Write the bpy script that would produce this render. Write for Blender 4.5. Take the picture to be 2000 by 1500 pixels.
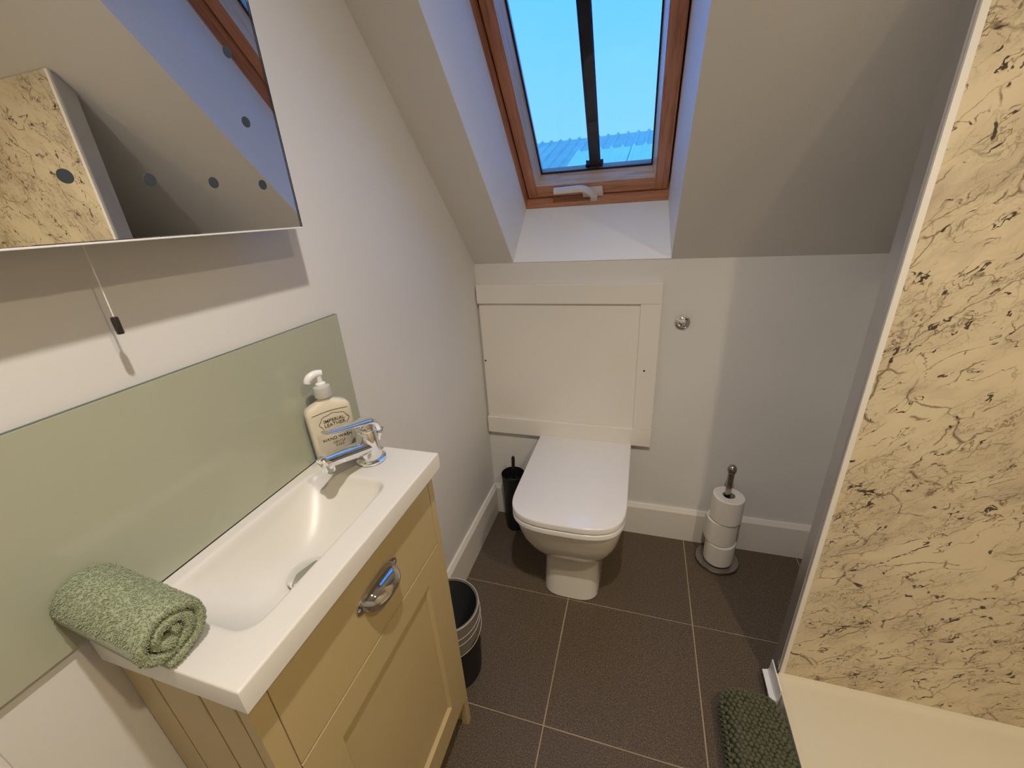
import bpy, bmesh, math, random
from mathutils import Vector, Matrix, noise

for o in list(bpy.data.objects):
    bpy.data.objects.remove(o)
SC = bpy.context.scene
COL = SC.collection
random.seed(7)

# ------------------------------------------------------------------ camera, sky, lamps, exposure
cam_d = bpy.data.cameras.new('camera')
cam_d.sensor_fit = 'HORIZONTAL'
cam_d.sensor_width = 36.0
cam_d.lens = 800.85 * 36.0 / 2000.0
cam_d.clip_start = 0.02
cam = bpy.data.objects.new('camera', cam_d)
COL.objects.link(cam)
RIGHT = Vector((0.95615616, 0.28677566, -0.05937266))
UP = Vector((-0.05967734, 0.38927755, 0.9191853))
FWD = Vector((-0.28671241, 0.87534148, -0.38932413))
m = Matrix.Identity(4)
for i in range(3):
    m[i][0] = RIGHT[i]; m[i][1] = UP[i]; m[i][2] = -FWD[i]
m.translation = Vector((0.58306, -1.43256, 1.27960))
cam.matrix_world = m
SC.camera = cam

SC.view_settings.view_transform = 'Standard'
SC.view_settings.look = 'None'
SC.view_settings.gamma = 1.0
SC.view_settings.use_curve_mapping = False
SC.view_settings.exposure = 0.0
SC.cycles.use_denoising = True
SC.cycles.use_adaptive_sampling = True
SC.cycles.adaptive_threshold = 0.06
SC.cycles.adaptive_min_samples = 12
SC.cycles.max_bounces = 8
SC.cycles.diffuse_bounces = 4
SC.cycles.glossy_bounces = 4
SC.cycles.transparent_max_bounces = 12
SC.cycles.caustics_reflective = False
SC.cycles.caustics_refractive = False
SC.cycles.sample_clamp_indirect = 6.0

world = bpy.data.worlds.new('sky')
SC.world = world
world.use_nodes = True
wn = world.node_tree
for n in list(wn.nodes):
    wn.nodes.remove(n)
w_out = wn.nodes.new('ShaderNodeOutputWorld')
w_bg = wn.nodes.new('ShaderNodeBackground')
w_tc = wn.nodes.new('ShaderNodeTexCoord')
w_sep = wn.nodes.new('ShaderNodeSeparateXYZ')
w_ramp = wn.nodes.new('ShaderNodeValToRGB')
w_ramp.color_ramp.elements[0].position = 0.0
w_ramp.color_ramp.elements[0].color = (0.26, 0.655, 1.85, 1)
w_ramp.color_ramp.elements[1].position = 0.40
w_ramp.color_ramp.elements[1].color = (0.125, 0.575, 1.85, 1)
e_ = w_ramp.color_ramp.elements.new(0.22)
e_.color = (0.195, 0.615, 1.85, 1)
wn.links.new(w_tc.outputs['Generated'], w_sep.inputs[0])
wn.links.new(w_sep.outputs['Z'], w_ramp.inputs[0])
wn.links.new(w_ramp.outputs[0], w_bg.inputs[0])
w_bg.inputs[1].default_value = 1.15
wn.links.new(w_bg.outputs[0], w_out.inputs[0])

LAMPS = [  # recessed ceiling downlights: position, watts, colour, cone in degrees, softness of the cone
    ((0.62, -1.31, 2.185), 50.0, (1.0, 0.905, 0.82), 144, 0.9),
    ((1.245, -1.45, 2.185), 45.0, (1.0, 0.82, 0.54), 142, 1.0),
]
CEIL_Z = 2.2

# ------------------------------------------------------------------ materials
def mat(name, col, rough=0.5, metal=0.0, spec=0.5, coat=0.0):
    M = bpy.data.materials.new(name)
    M.use_nodes = True
    b = M.node_tree.nodes['Principled BSDF']
    b.inputs['Base Color'].default_value = (*col, 1)
    b.inputs['Roughness'].default_value = rough
    b.inputs['Metallic'].default_value = metal
    b.inputs['Specular IOR Level'].default_value = spec
    b.inputs['Coat Weight'].default_value = coat
    b.inputs['Coat Roughness'].default_value = 0.05
    return M

def nodes(M):
    t = M.node_tree
    return t, t.nodes, t.links, t.nodes['Principled BSDF']

def tex_coord(t, scale=(1, 1, 1), rot=(0, 0, 0)):
    tc = t.nodes.new('ShaderNodeTexCoord')
    mp = t.nodes.new('ShaderNodeMapping')
    mp.inputs['Scale'].default_value = scale
    mp.inputs['Rotation'].default_value = rot
    t.links.new(tc.outputs['Object'], mp.inputs[0])
    return mp.outputs[0]

def noise_node(t, vec, scale, detail=4, rough=0.5, dist=0.0, dim='3D'):
    n = t.nodes.new('ShaderNodeTexNoise')
    n.noise_dimensions = dim
    n.inputs['Scale'].default_value = scale
    n.inputs['Detail'].default_value = detail
    n.inputs['Roughness'].default_value = rough
    n.inputs['Distortion'].default_value = dist
    t.links.new(vec, n.inputs['Vector'])
    return n.outputs['Fac']

def ramp(t, fac, stops):
    r = t.nodes.new('ShaderNodeValToRGB')
    el = r.color_ramp.elements
    el[0].position, el[0].color = stops[0][0], (*stops[0][1], 1)
    el[1].position, el[1].color = stops[-1][0], (*stops[-1][1], 1)
    for p, c in stops[1:-1]:
        e = el.new(p); e.color = (*c, 1)
    t.links.new(fac, r.inputs[0])
    return r.outputs[0]

def bump(t, b, height, strength=0.2, dist=0.002):
    n = t.nodes.new('ShaderNodeBump')
    n.inputs['Strength'].default_value = strength
    n.inputs['Distance'].default_value = dist
    t.links.new(height, n.inputs['Height'])
    t.links.new(n.outputs[0], b.inputs['Normal'])

def math_node(t, op, a, b=None, clamp=False):
    n = t.nodes.new('ShaderNodeMath')
    n.operation = op
    n.use_clamp = clamp
    for i, v in enumerate((a, b)):
        if v is None:
            continue
        if isinstance(v, (int, float)):
            n.inputs[i].default_value = v
        else:
            t.links.new(v, n.inputs[i])
    return n.outputs[0]

def mix_col(t, fac, a, b):
    n = t.nodes.new('ShaderNodeMix')
    n.data_type = 'RGBA'
    for s, v in ((0, fac), (6, a), (7, b)):
        if isinstance(v, tuple):
            n.inputs[s].default_value = (*v, 1)
        elif isinstance(v, (int, float)):
            n.inputs[s].default_value = v
        else:
            t.links.new(v, n.inputs[s])
    return n.outputs[2]

def painted(name, col, rough=0.6, bstr=0.12, bscale=160, var=0.03):
    M = mat(name, col, rough, spec=0.3)
    t, N, L, b = nodes(M)
    v = tex_coord(t)
    big = noise_node(t, v, 2.5, 1)
    c0 = tuple(max(0, c * (1 - var)) for c in col); c1 = tuple(min(1, c * (1 + var)) for c in col)
    L.new(ramp(t, big, [(0.3, c0), (0.7, c1)]), b.inputs['Base Color'])
    bump(t, b, noise_node(t, v, bscale, 1, 0.6), bstr, 0.0015)
    return M

M_WALL = painted('wall_paint', (0.745, 0.735, 0.71))
M_CREAMWALL = mat('cream_board', (0.68, 0.59, 0.45), 0.3)
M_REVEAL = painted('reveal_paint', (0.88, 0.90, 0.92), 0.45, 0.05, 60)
M_CEIL = painted('ceiling_paint', (0.76, 0.74, 0.70))
M_TRIM = painted('trim_paint', (0.80, 0.765, 0.70), 0.4, 0.04, 60)
M_PANEL = painted('panel_paint', (0.82, 0.785, 0.72), 0.45, 0.08, 50)
M_CREAM = painted('cabinet_paint', (0.53, 0.42, 0.22), 0.38, 0.03, 60, 0.015)
M_CERAMIC = mat('white_ceramic', (0.82, 0.79, 0.73), 0.08, spec=0.5, coat=0.6)
M_BASIN = mat('basin_resin', (0.74, 0.72, 0.67), 0.34, spec=0.5)
M_SEAT = mat('seat_plastic', (0.80, 0.79, 0.79), 0.16, spec=0.5)
M_TRAY = mat('tray_acrylic', (0.70, 0.645, 0.51), 0.25)  # white acrylic with some of the lamp's warm tint put into its colour
M_CHROME = mat('chrome', (0.86, 0.87, 0.88), 0.04, 1.0)
M_STEEL = mat('brushed_steel', (0.40, 0.37, 0.34), 0.20, 1.0)
M_BLACK = mat('black_plastic', (0.008, 0.008, 0.008), 0.5)
M_GASKET = mat('black_gasket', (0.01, 0.012, 0.016), 0.6)
M_WPLAS = mat('white_plastic', (0.85, 0.85, 0.85), 0.3)
M_ALU = mat('satin_aluminium', (0.50, 0.50, 0.52), 0.35, 0.85)
M_DARKBAR = mat('dark_painted_bar', (0.028, 0.026, 0.035), 0.5)
M_MIRROR = mat('silvered_glass', (0.93, 0.94, 0.94), 0.0, 1.0)
M_LED = mat('frosted_led_dot', (0.035, 0.045, 0.05), 0.6)
M_DARKMETAL = mat('dark_metal', (0.09, 0.085, 0.08), 0.35, 0.9)
M_SCREW = mat('dark_screw', (0.05, 0.045, 0.04), 0.4, 0.6)
M_PRINT = mat('brown_print', (0.10, 0.075, 0.05), 0.6)
M_INK = mat('pale_print', (0.36, 0.31, 0.24), 0.6)
M_GREYFLASH = mat('housing_grey', (0.62, 0.64, 0.66), 0.3, 0.5)

# grout + tiles
M_GROUT = painted('grout', (0.40, 0.325, 0.21), 0.9, 0.3, 300, 0.25)
M_TILE = mat('dark_floor_tile', (0.05, 0.04, 0.032), 0.55, spec=0.3)
t, N, L, b = nodes(M_TILE)
v = tex_coord(t)
f1 = noise_node(t, v, 330, 2, 0.65)
f2 = noise_node(t, v, 5, 4, 0.6)
spk = ramp(t, f1, [(0.36, (0.062, 0.046, 0.031)), (0.52, (0.122, 0.090, 0.060)), (0.68, (0.25, 0.19, 0.135))])
L.new(mix_col(t, math_node(t, 'MULTIPLY', f2, 0.35), spk, (0.075, 0.060, 0.046)), b.inputs['Base Color'])
L.new(ramp(t, f1, [(0.3, (0.55,) * 3), (0.7, (0.38,) * 3)]), b.inputs['Roughness'])
bump(t, b, f1, 0.25, 0.0008)

# marble-effect shower board
def marble_mat():
    M = mat('marble_board', (0.8, 0.7, 0.5), 0.22, spec=0.4)
    t, N, L, b = nodes(M)
    tc = t.nodes.new('ShaderNodeTexCoord')
    sp_ = t.nodes.new('ShaderNodeSeparateXYZ'); L.new(tc.outputs['Object'], sp_.inputs[0])
    cb_ = t.nodes.new('ShaderNodeCombineXYZ'); L.new(sp_.outputs['X'], cb_.inputs[0]); L.new(sp_.outputs['Z'], cb_.inputs[1])
    mp = t.nodes.new('ShaderNodeMapping')
    mp.inputs['Rotation'].default_value = (0, 0, math.radians(-44))
    L.new(cb_.outputs[0], mp.inputs[0])

    def warp(vec, scale, amount, detail=3):
        w = t.nodes.new('ShaderNodeTexNoise')
        w.noise_dimensions = '2D'
        w.inputs['Scale'].default_value = scale
        w.inputs['Detail'].default_value = detail
        L.new(vec, w.inputs['Vector'])
        sub = t.nodes.new('ShaderNodeVectorMath'); sub.operation = 'SUBTRACT'
        L.new(w.outputs['Color'], sub.inputs[0]); sub.inputs[1].default_value = (0.5, 0.5, 0.5)
        sc = t.nodes.new('ShaderNodeVectorMath'); sc.operation = 'SCALE'
        L.new(sub.outputs[0], sc.inputs[0]); sc.inputs['Scale'].default_value = amount
        ad = t.nodes.new('ShaderNodeVectorMath'); ad.operation = 'ADD'
        L.new(vec, ad.inputs[0]); L.new(sc.outputs[0], ad.inputs[1])
        return ad.outputs[0]

    def stretch(vec, sx, sz, off=0.0):
        st = t.nodes.new('ShaderNodeMapping')
        st.inputs['Scale'].default_value = (sx, sz, 1.0)
        st.inputs['Location'].default_value = (off, off * 1.7, 0)
        L.new(vec, st.inputs[0])
        return st.outputs[0]

    w1 = warp(mp.outputs[0], 9, 0.075, 5)
    w2 = warp(mp.outputs[0], 26, 0.030, 4)

    def mask(scale, lo, hi, off):
        f = noise_node(t, stretch(mp.outputs[0], 0.6, 1.0, off), scale, 2, 0.6, dim='2D')
        return math_node(t, 'DIVIDE', math_node(t, 'SUBTRACT', f, lo), hi - lo, True)

    def crackle(vec, scale, width):
        vo = t.nodes.new('ShaderNodeTexVoronoi')
        vo.voronoi_dimensions = '2D'
        vo.feature = 'DISTANCE_TO_EDGE'
        vo.inputs['Scale'].default_value = scale
        L.new(vec, vo.inputs['Vector'])
        return math_node(t, 'SUBTRACT', 1.0, math_node(t, 'DIVIDE', vo.outputs['Distance'], width), True)

    def mul(a, c):
        return math_node(t, 'MULTIPLY', a, c)
    mx_ = lambda a, c: math_node(t, 'MAXIMUM', a, c)
    def ridge(vec, scale, detail, width, rough=0.6):
        f = noise_node(t, vec, scale, detail, rough, 0.0, '2D')
        return math_node(t, 'SUBTRACT', 1.0, math_node(t, 'DIVIDE', math_node(t, 'ABSOLUTE', math_node(t, 'SUBTRACT', f, 0.5)), width), True)
    clump = mask(7, 0.40, 0.62, 5.0)
    c1 = mul(crackle(stretch(w1, 0.42, 1.0, 1.0), 13, 0.020), mask(18, 0.44, 0.56, 2.0))
    c2 = mul(crackle(stretch(w2, 0.38, 1.0, 4.0), 34, 0.040), mul(clump, mask(24, 0.40, 0.54, 15.0)))
    c4 = mul(crackle(stretch(w1, 0.26, 1.0, 13.0), 8, 0.012), mask(24, 0.46, 0.56, 3.0))
    r1 = mul(ridge(stretch(w2, 0.40, 1.0, 21.0), 15, 4, 0.013), mask(26, 0.42, 0.54, 23.0))
    r2 = mul(ridge(stretch(w2, 0.45, 1.0, 27.0), 34, 4, 0.020), mul(clump, mask(20, 0.38, 0.54, 29.0)))
    r3 = mul(ridge(stretch(mp.outputs[0], 0.5, 1.0, 33.0), 64, 3, 0.030), mul(clump, mask(14, 0.44, 0.60, 31.0)))
    fine = mx_(mx_(mx_(mul(c1, 0.95), mul(c2, 0.75)), mx_(mul(r3, 0.6), mul(c4, 1.0))), mx_(mul(r1, 1.0), mul(r2, 0.9)))
    # darker clots sitting on the veins
    k1 = mul(crackle(stretch(w1, 0.42, 1.0, 1.0), 13, 0.024), mask(34, 0.635, 0.67, 6.0))
    k2 = mul(ridge(stretch(w2, 0.40, 1.0, 21.0), 15, 4, 0.015), mask(44, 0.60, 0.64, 8.0))
    clot = math_node(t, 'MULTIPLY', mx_(k1, k2), 3.0, True)
    ff = noise_node(t, stretch(w2, 0.35, 1.5, 3.3), 75, 2, 0.65, dim='2D')
    fleck = mul(math_node(t, 'DIVIDE', math_node(t, 'SUBTRACT', ff, 0.745), 0.025, True), mask(9, 0.46, 0.56, 11.0))
    dark = mx_(clot, fleck)
    cloud = noise_node(t, stretch(w1, 0.45, 1.0, 2.2), 9, 4, 0.65, dim='2D')
    base = ramp(t, cloud, [(0.36, (0.71, 0.61, 0.42)), (0.55, (0.68, 0.58, 0.395)), (0.66, (0.57, 0.48, 0.34)), (0.76, (0.47, 0.39, 0.28))])
    wash = mul(mul(clump, noise_node(t, stretch(w2, 0.5, 1.0, 9.0), 40, 3, 0.7, dim='2D')), 0.62)
    q1 = mix_col(t, mul(fine, 0.95), mix_col(t, wash, base, (0.42, 0.335, 0.235)), (0.135, 0.09, 0.05))
    q2 = mix_col(t, mul(dark, 0.92), q1, (0.05, 0.032, 0.022))
    L.new(q2, b.inputs['Base Color'])
    return M
M_MARBLE = marble_mat()

# pine, grain along the bar: axis 'u' across the roof, 'v' up the slope
def wood(name, c0, c1, axis):
    M = mat(name, c0, 0.35, coat=0.25)
    t, N, L, b = nodes(M)
    tc = t.nodes.new('ShaderNodeTexCoord')
    cb = t.nodes.new('ShaderNodeCombineXYZ')
    hyp = math.hypot(1, 1.0433)
    for i, vec in enumerate(((1, 0, 0), (0, -1 / hyp, 1.0433 / hyp), (0, 1.0433 / hyp, 1 / hyp))):
        d = t.nodes.new('ShaderNodeVectorMath'); d.operation = 'DOT_PRODUCT'
        L.new(tc.outputs['Object'], d.inputs[0]); d.inputs[1].default_value = vec
        k = 6.0 if (i == 0 and axis == 'u') or (i == 1 and axis == 'v') else 110.0
        L.new(math_node(t, 'MULTIPLY', d.outputs['Value'], k), cb.inputs[i])
    n1 = noise_node(t, cb.outputs[0], 1.0, 4, 0.6, 0.6)
    n2 = noise_node(t, cb.outputs[0], 4.0, 2, 0.5)
    f = math_node(t, 'ADD', math_node(t, 'MULTIPLY', n1, 0.75), math_node(t, 'MULTIPLY', n2, 0.25))
    L.new(ramp(t, f, [(0.36, c1), (0.48, c0), (0.64, tuple(min(1, c * 1.15) for c in c0))]), b.inputs['Base Color'])
    bump(t, b, f, 0.05, 0.001)
    return M
M_PINE_Y = wood('varnished_pine_long', (0.60, 0.29, 0.18), (0.42, 0.17, 0.10), 'v')
M_PINE_X = wood('varnished_pine_cross', (0.62, 0.32, 0.19), (0.44, 0.195, 0.11), 'u')
M_PINELIT_Y = wood('skylit_pine_long', (0.80, 0.70, 0.58), (0.70, 0.58, 0.46), 'v')  # paler copies of the pine: sky light on the chamfers put into the colour
M_PINELIT_X = wood('skylit_pine_cross', (0.76, 0.60, 0.45), (0.62, 0.44, 0.30), 'u')

# pane: clear glass
M_PANE = bpy.data.materials.new('clear_pane')
M_PANE.use_nodes = True
t = M_PANE.node_tree
for n in list(t.nodes):
    t.nodes.remove(n)
o_ = t.nodes.new('ShaderNodeOutputMaterial')
tr = t.nodes.new('ShaderNodeBsdfTransparent'); tr.inputs[0].default_value = (0.985, 0.998, 0.995, 1)
gl = t.nodes.new('ShaderNodeBsdfGlossy'); gl.inputs['Roughness'].default_value = 0.0
fr = t.nodes.new('ShaderNodeFresnel'); fr.inputs[0].default_value = 1.25
mx = t.nodes.new('ShaderNodeMixShader')
t.links.new(fr.outputs[0], mx.inputs[0]); t.links.new(tr.outputs[0], mx.inputs[1]); t.links.new(gl.outputs[0], mx.inputs[2])
t.links.new(mx.outputs[0], o_.inputs[0])

# sage back-painted glass
M_SPLASH = mat('sage_glass', (0.43, 0.445, 0.335), 0.5, spec=0.5, coat=0.85)
nodes(M_SPLASH)[3].inputs['Coat Roughness'].default_value = 0.06
M_SPLASHEDGE = mat('glass_edge', (0.055, 0.085, 0.055), 0.35)

def cloth(name, c0, c1, scale):
    M = mat(name, c0, 0.95, spec=0.1)
    t, N, L, b = nodes(M)
    v = tex_coord(t)
    f = noise_node(t, v, scale, 3, 0.6)
    L.new(ramp(t, f, [(0.3, c1), (0.65, c0)]), b.inputs['Base Color'])
    b.inputs['Sheen Weight'].default_value = 0.25
    b.inputs['Sheen Roughness'].default_value = 0.5
    bump(t, b, f, 0.4, 0.001)
    return M
M_TOWEL = cloth('sage_terry', (0.36, 0.40, 0.265), (0.24, 0.275, 0.165), 220)
M_MAT = cloth('moss_chenille', (0.135, 0.138, 0.075), (0.06, 0.065, 0.034), 160)
M_MATBACK = mat('dark_mat_backing', (0.04, 0.042, 0.024), 0.95, spec=0.1)
M_PAPER = painted('tissue_paper', (0.84, 0.80, 0.73), 0.95, 0.5, 350, 0.03)
M_CARD = mat('card_core', (0.45, 0.38, 0.30), 0.9)
M_LINER = mat('grey_liner', (0.17, 0.155, 0.13), 0.45, spec=0.5)
M_LINEREDGE = mat('pale_liner_edge', (0.52, 0.50, 0.45), 0.5)
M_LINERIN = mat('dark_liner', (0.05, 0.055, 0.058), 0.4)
M_ROOF = painted('grey_steel_sheet', (0.50, 0.60, 0.42), 0.5, 0.02, 8, 0.08)
M_ROOFL = painted('pale_rooflight_sheet', (0.80, 0.92, 0.62), 0.35, 0.02, 8, 0.03)
M_RENDER = painted('masonry', (0.5, 0.48, 0.45), 0.9, 0.1, 30)
M_DOOR = painted('door_paint', (0.82, 0.80, 0.77), 0.35, 0.02, 60)
M_BOTTLE = mat('pearl_soap_bottle', (0.74, 0.68, 0.53), 0.18, spec=0.5, coat=0.4)
M_LABEL = mat('bottle_label', (0.78, 0.74, 0.63), 0.35)
M_CLEARP = mat('clear_plastic', (0.80, 0.79, 0.74), 0.1)
M_CLEARP.node_tree.nodes['Principled BSDF'].inputs['Transmission Weight'].default_value = 0.35
M_LAMPGLOW = bpy.data.materials.new('lit_lamp')
M_LAMPGLOW.use_nodes = True
_b = M_LAMPGLOW.node_tree.nodes['Principled BSDF']
_b.inputs['Emission Color'].default_value = (1.0, 0.88, 0.68, 1)
_b.inputs['Emission Strength'].default_value = 6.0

# ------------------------------------------------------------------ mesh helpers
def wloc(o):
    p = Vector((0, 0, 0))
    while o is not None:
        p += o.location
        o = o.parent
    return p

def part(name, bm, material, parent=None, smooth=False, label=None, kind=None, loc=None):
    """link a bmesh given in world coordinates; origin at loc (or the parent's)"""
    org = Vector(loc) if loc is not None else (wloc(parent) if parent else Vector((0, 0, 0)))
    bmesh.ops.translate(bm, verts=bm.verts, vec=-org)
    bmesh.ops.recalc_face_normals(bm, faces=bm.faces)
    me = bpy.data.meshes.new(name)
    bm.to_mesh(me); bm.free()
    mats = material if isinstance(material, (list, tuple)) else [material]
    for q in mats:
        me.materials.append(q)
    o = bpy.data.objects.new(name, me)
    COL.objects.link(o)
    o.parent = parent
    o.location = org - (wloc(parent) if parent else Vector((0, 0, 0)))
    if smooth:
        me.shade_smooth()
        if smooth != 'full':
            me.set_sharp_from_angle(angle=math.radians(40))
    if label:
        o['label'] = label
    if kind:
        o['kind'] = kind
    return o

def thing(name, label, cat, loc, group=None):
    o = bpy.data.objects.new(name, None)
    COL.objects.link(o)
    o.location = loc
    o.empty_display_size = 0.05
    o['label'] = label
    o['category'] = cat
    if group:
        o['group'] = group
    return o

def tag(o, label, cat, group=None):
    o['label'] = label; o['category'] = cat
    if group:
        o['group'] = group
    return o

def box(lo, hi, bev=0.0, seg=2, bm=None):
    bm2 = bmesh.new()
    bmesh.ops.create_cube(bm2, size=1.0)
    lo, hi = Vector(lo), Vector(hi)
    for v in bm2.verts:
        v.co = Vector(((v.co.x + 0.5) * (hi.x - lo.x) + lo.x, (v.co.y + 0.5) * (hi.y - lo.y) + lo.y, (v.co.z + 0.5) * (hi.z - lo.z) + lo.z))
    if bev > 0:
        bmesh.ops.bevel(bm2, geom=bm2.edges[:], offset=bev, segments=seg, profile=0.5, affect='EDGES')
    if bm is None:
        return bm2
    join(bm, bm2)
    return bm

def join(a, b2):
    me = bpy.data.meshes.new('tmp')
    b2.to_mesh(me); b2.free()
    a.from_mesh(me)
    bpy.data.meshes.remove(me)
    return a

def poly(verts, faces, bm=None):
    bm = bm or bmesh.new()
    vs = [bm.verts.new(v) for v in verts]
    for f in faces:
        try:
            bm.faces.new([vs[i] for i in f])
        except ValueError:
            pass
    return bm

def prism(pts, axis, a, bb, bm=None):
    """closed polygon pts (2D in the two other axes, in order) extruded along axis from a to bb"""
    bm = bm or bmesh.new()
    def mk(p, w):
        c = [0, 0, 0]; k = 0
        for i in range(3):
            if i == axis:
                c[i] = w
            else:
                c[i] = p[k]; k += 1
        return bm.verts.new(c)
    A = [mk(p, a) for p in pts]; B = [mk(p, bb) for p in pts]
    n = len(pts)
    bm.faces.new(A); bm.faces.new(B[::-1])
    for i in range(n):
        bm.faces.new((A[i], B[i], B[(i + 1) % n], A[(i + 1) % n]))
    return bm

def loft(rings, cap0=True, cap1=True, closed=True, bm=None):
    bm = bm or bmesh.new()
    R = [[bm.verts.new(p) for p in r] for r in rings]
    n = len(R[0])
    for i in range(len(R) - 1):
        for j in range(n if closed else n - 1):
            k = (j + 1) % n
            bm.faces.new((R[i][j], R[i][k], R[i + 1][k], R[i + 1][j]))
    if cap0:
        bm.faces.new(R[0][::-1])
    if cap1:
        bm.faces.new(R[-1])
    return bm

def lathe(prof, c, seg=32, cap0=True, cap1=True, bm=None, axis='z', sx=1.0, sy=1.0):
    rings = []
    for r, h in prof:
        ring = []
        for i in range(seg):
            a = 2 * math.pi * i / seg
            p = (r * math.cos(a) * sx, r * math.sin(a) * sy, h)
            if axis == 'y':
                p = (p[0], h, p[1])
            elif axis == 'x':
                p = (h, p[0], p[1])
            ring.append((c[0] + p[0], c[1] + p[1], c[2] + p[2]))
        rings.append(ring)
    return loft(rings, cap0, cap1, True, bm)

def tube(path, radii, seg=14, bm=None, flat=None):
    """round (or flattened) tube along a path; flat = (side, up) ratio per point"""
    path = [Vector(p) for p in path]
    if isinstance(radii, (int, float)):
        radii = [radii] * len(path)
    rings = []
    up0 = Vector((0, 0, 1))
    for i, p in enumerate(path):
        d = (path[min(i + 1, len(path) - 1)] - path[max(i - 1, 0)]).normalized()
        side = d.cross(up0)
        if side.length < 1e-3:
            side = d.cross(Vector((0, 1, 0)))
        side.normalize(); up = side.cross(d).normalized()
        fs, fu = flat[i] if flat else (1, 1)
        rings.append([p + side * math.cos(2 * math.pi * k / seg) * radii[i] * fs + up * math.sin(2 * math.pi * k / seg) * radii[i] * fu for k in range(seg)])
    return loft(rings, True, True, True, bm)

def bez(p, n=16):
    """smooth curve through points (Catmull-Rom)"""
    p = [Vector(q) for q in p]
    P = [p[0] * 2 - p[1]] + p + [p[-1] * 2 - p[-2]]
    out = []
    for i in range(1, len(P) - 2):
        for k in range(n):
            s = k / n
            a, b_, c, d = P[i - 1], P[i], P[i + 1], P[i + 2]
            out.append(0.5 * ((2 * b_) + (-a + c) * s + (2 * a - 5 * b_ + 4 * c - d) * s * s + (-a + 3 * b_ - 3 * c + d) * s ** 3))
    out.append(p[-1])
    return out

def rrect(x0, x1, y0, y1, r, n=6):
    pts = []
    for cx, cy, a0 in ((x1 - r, y1 - r, 0), (x0 + r, y1 - r, 90), (x0 + r, y0 + r, 180), (x1 - r, y0 + r, 270)):
        for k in range(n + 1):
            a = math.radians(a0 + 90 * k / n)
            pts.append((cx + r * math.cos(a), cy + r * math.sin(a)))
    return pts

def struct(name, bm, material, parent=None, **k):
    o = part(name, bm, material, parent, **k)
    if parent is None:
        o['kind'] = 'structure'
    return o

# ------------------------------------------------------------------ the room
KNEE = 1.1082          # height of the back wall where the roof slope starts
TAN = 1.0433           # slope of the ceiling
XR = 1.238             # right end of the alcove behind the partition
XS = 1.80              # far side of the shower
YB = -2.45             # wall behind the camera
PXL, PYF, PYB = 1.0044, -0.552, -0.510   # partition: left face, front face, back face
YTOP = -(CEIL_Z - KNEE) / TAN

n_ = Vector((0, TAN, 1)).normalized(); s_ = Vector((0, -1, TAN)).normalized(); O_ = Vector((0, 0, KNEE))
def U(u, v, w):
    return Vector((u, 0, 0)) + O_ + s_ * v + n_ * w

# floor: grout bed with single tiles
floor = struct('floor', box((-0.02, YB - 0.05, -0.08), (XS + 0.05, 0.02, -0.0035)), M_GROUT)
xs = [-0.0, 0.4020, 0.8105, 1.2110, 1.6115, XS]
ys = [0.0, -0.3964, -0.7988, -1.2000, -1.6010, -2.0020, -2.4030, YB]
gw = 0.0022
for i in range(len(xs) - 1):
    for j in range(len(ys) - 1):
        x0, x1, y1, y0 = xs[i] + gw, xs[i + 1] - gw, ys[j] - gw, ys[j + 1] + gw
        dz = random.uniform(-0.0004, 0.0004)
        part('tile', box((x0, y0, -0.012), (x1, y1, dz), 0.0012, 2), M_TILE, floor, loc=((x0 + x1) / 2, (y0 + y1) / 2, 0))

# left wall (gable side), back knee wall, right walls
def slope_poly(x0, x1, ya, yb):
    pts = [(yb, 0), (ya, 0)]
    pts.append((ya, min(CEIL_Z, KNEE - ya * TAN) if ya <= 0 else KNEE))
    if ya > YTOP:
        pts.append((YTOP, CEIL_Z))
    pts.append((yb, CEIL_Z))
    return prism(pts, 0, x0, x1)
wall_left = struct('wall_left', slope_poly(-0.12, 0.0, 0.0, YB), M_WALL)
wall_back = struct('wall_back', box((-0.12, 0.0, 0.0), (XS + 0.12, 0.10, KNEE)), M_WALL)
wall_right = struct('wall_right', box((XR, PYB + 0.0005, 0.0), (XS, -0.0005, 1.034), 0.006), M_WALL)
wall_front = struct('wall_front', box((-0.12, YB - 0.1, 0.0), (XS + 0.12, YB, CEIL_Z)), M_WALL)
wall_shower = struct('wall_shower', slope_poly(XS, XS + 0.1, 0.0, YB), M_CREAMWALL)

# partition with marble board, edge profile and trim
part_top = lambda y: KNEE - y * TAN
partition = struct('wall_partition', prism([(PYF + 0.010, 0.0), (PYB, 0.0), (PYB, part_top(PYB) - 0.0015), (PYF + 0.010, part_top(PYF + 0.010) - 0.0015)], 0, PXL + 0.003, XS), M_WALL)
part('edge_profile', prism([(PYF + 0.004, 0.0), (PYB - 0.001, 0.0), (PYB - 0.001, part_top(PYB) - 0.003), (PYF + 0.004, part_top(PYF + 0.004) - 0.003)], 0, PXL - 0.002, PXL + 0.003), M_ALU, partition, label='grey end face')
part('marble_board', prism([(PYF, 0.076), (PYF + 0.010, 0.076), (PYF + 0.010, part_top(PYF + 0.010) - 0.003), (PYF, part_top(PYF) - 0.003)], 0, PXL + 0.012, XS - 0.001), M_MARBLE, partition, label='cream marble-effect board with fine brown veins')
part('edge_trim', prism([(PYF - 0.0015, 0.076), (PYF + 0.010, 0.076), (PYF + 0.010, part_top(PYF + 0.010) - 0.004), (PYF - 0.0015, part_top(PYF) - 0.004)], 0, PXL + 0.002, PXL + 0.012), M_TRIM, partition, label='narrow cream edge trim')

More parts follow.
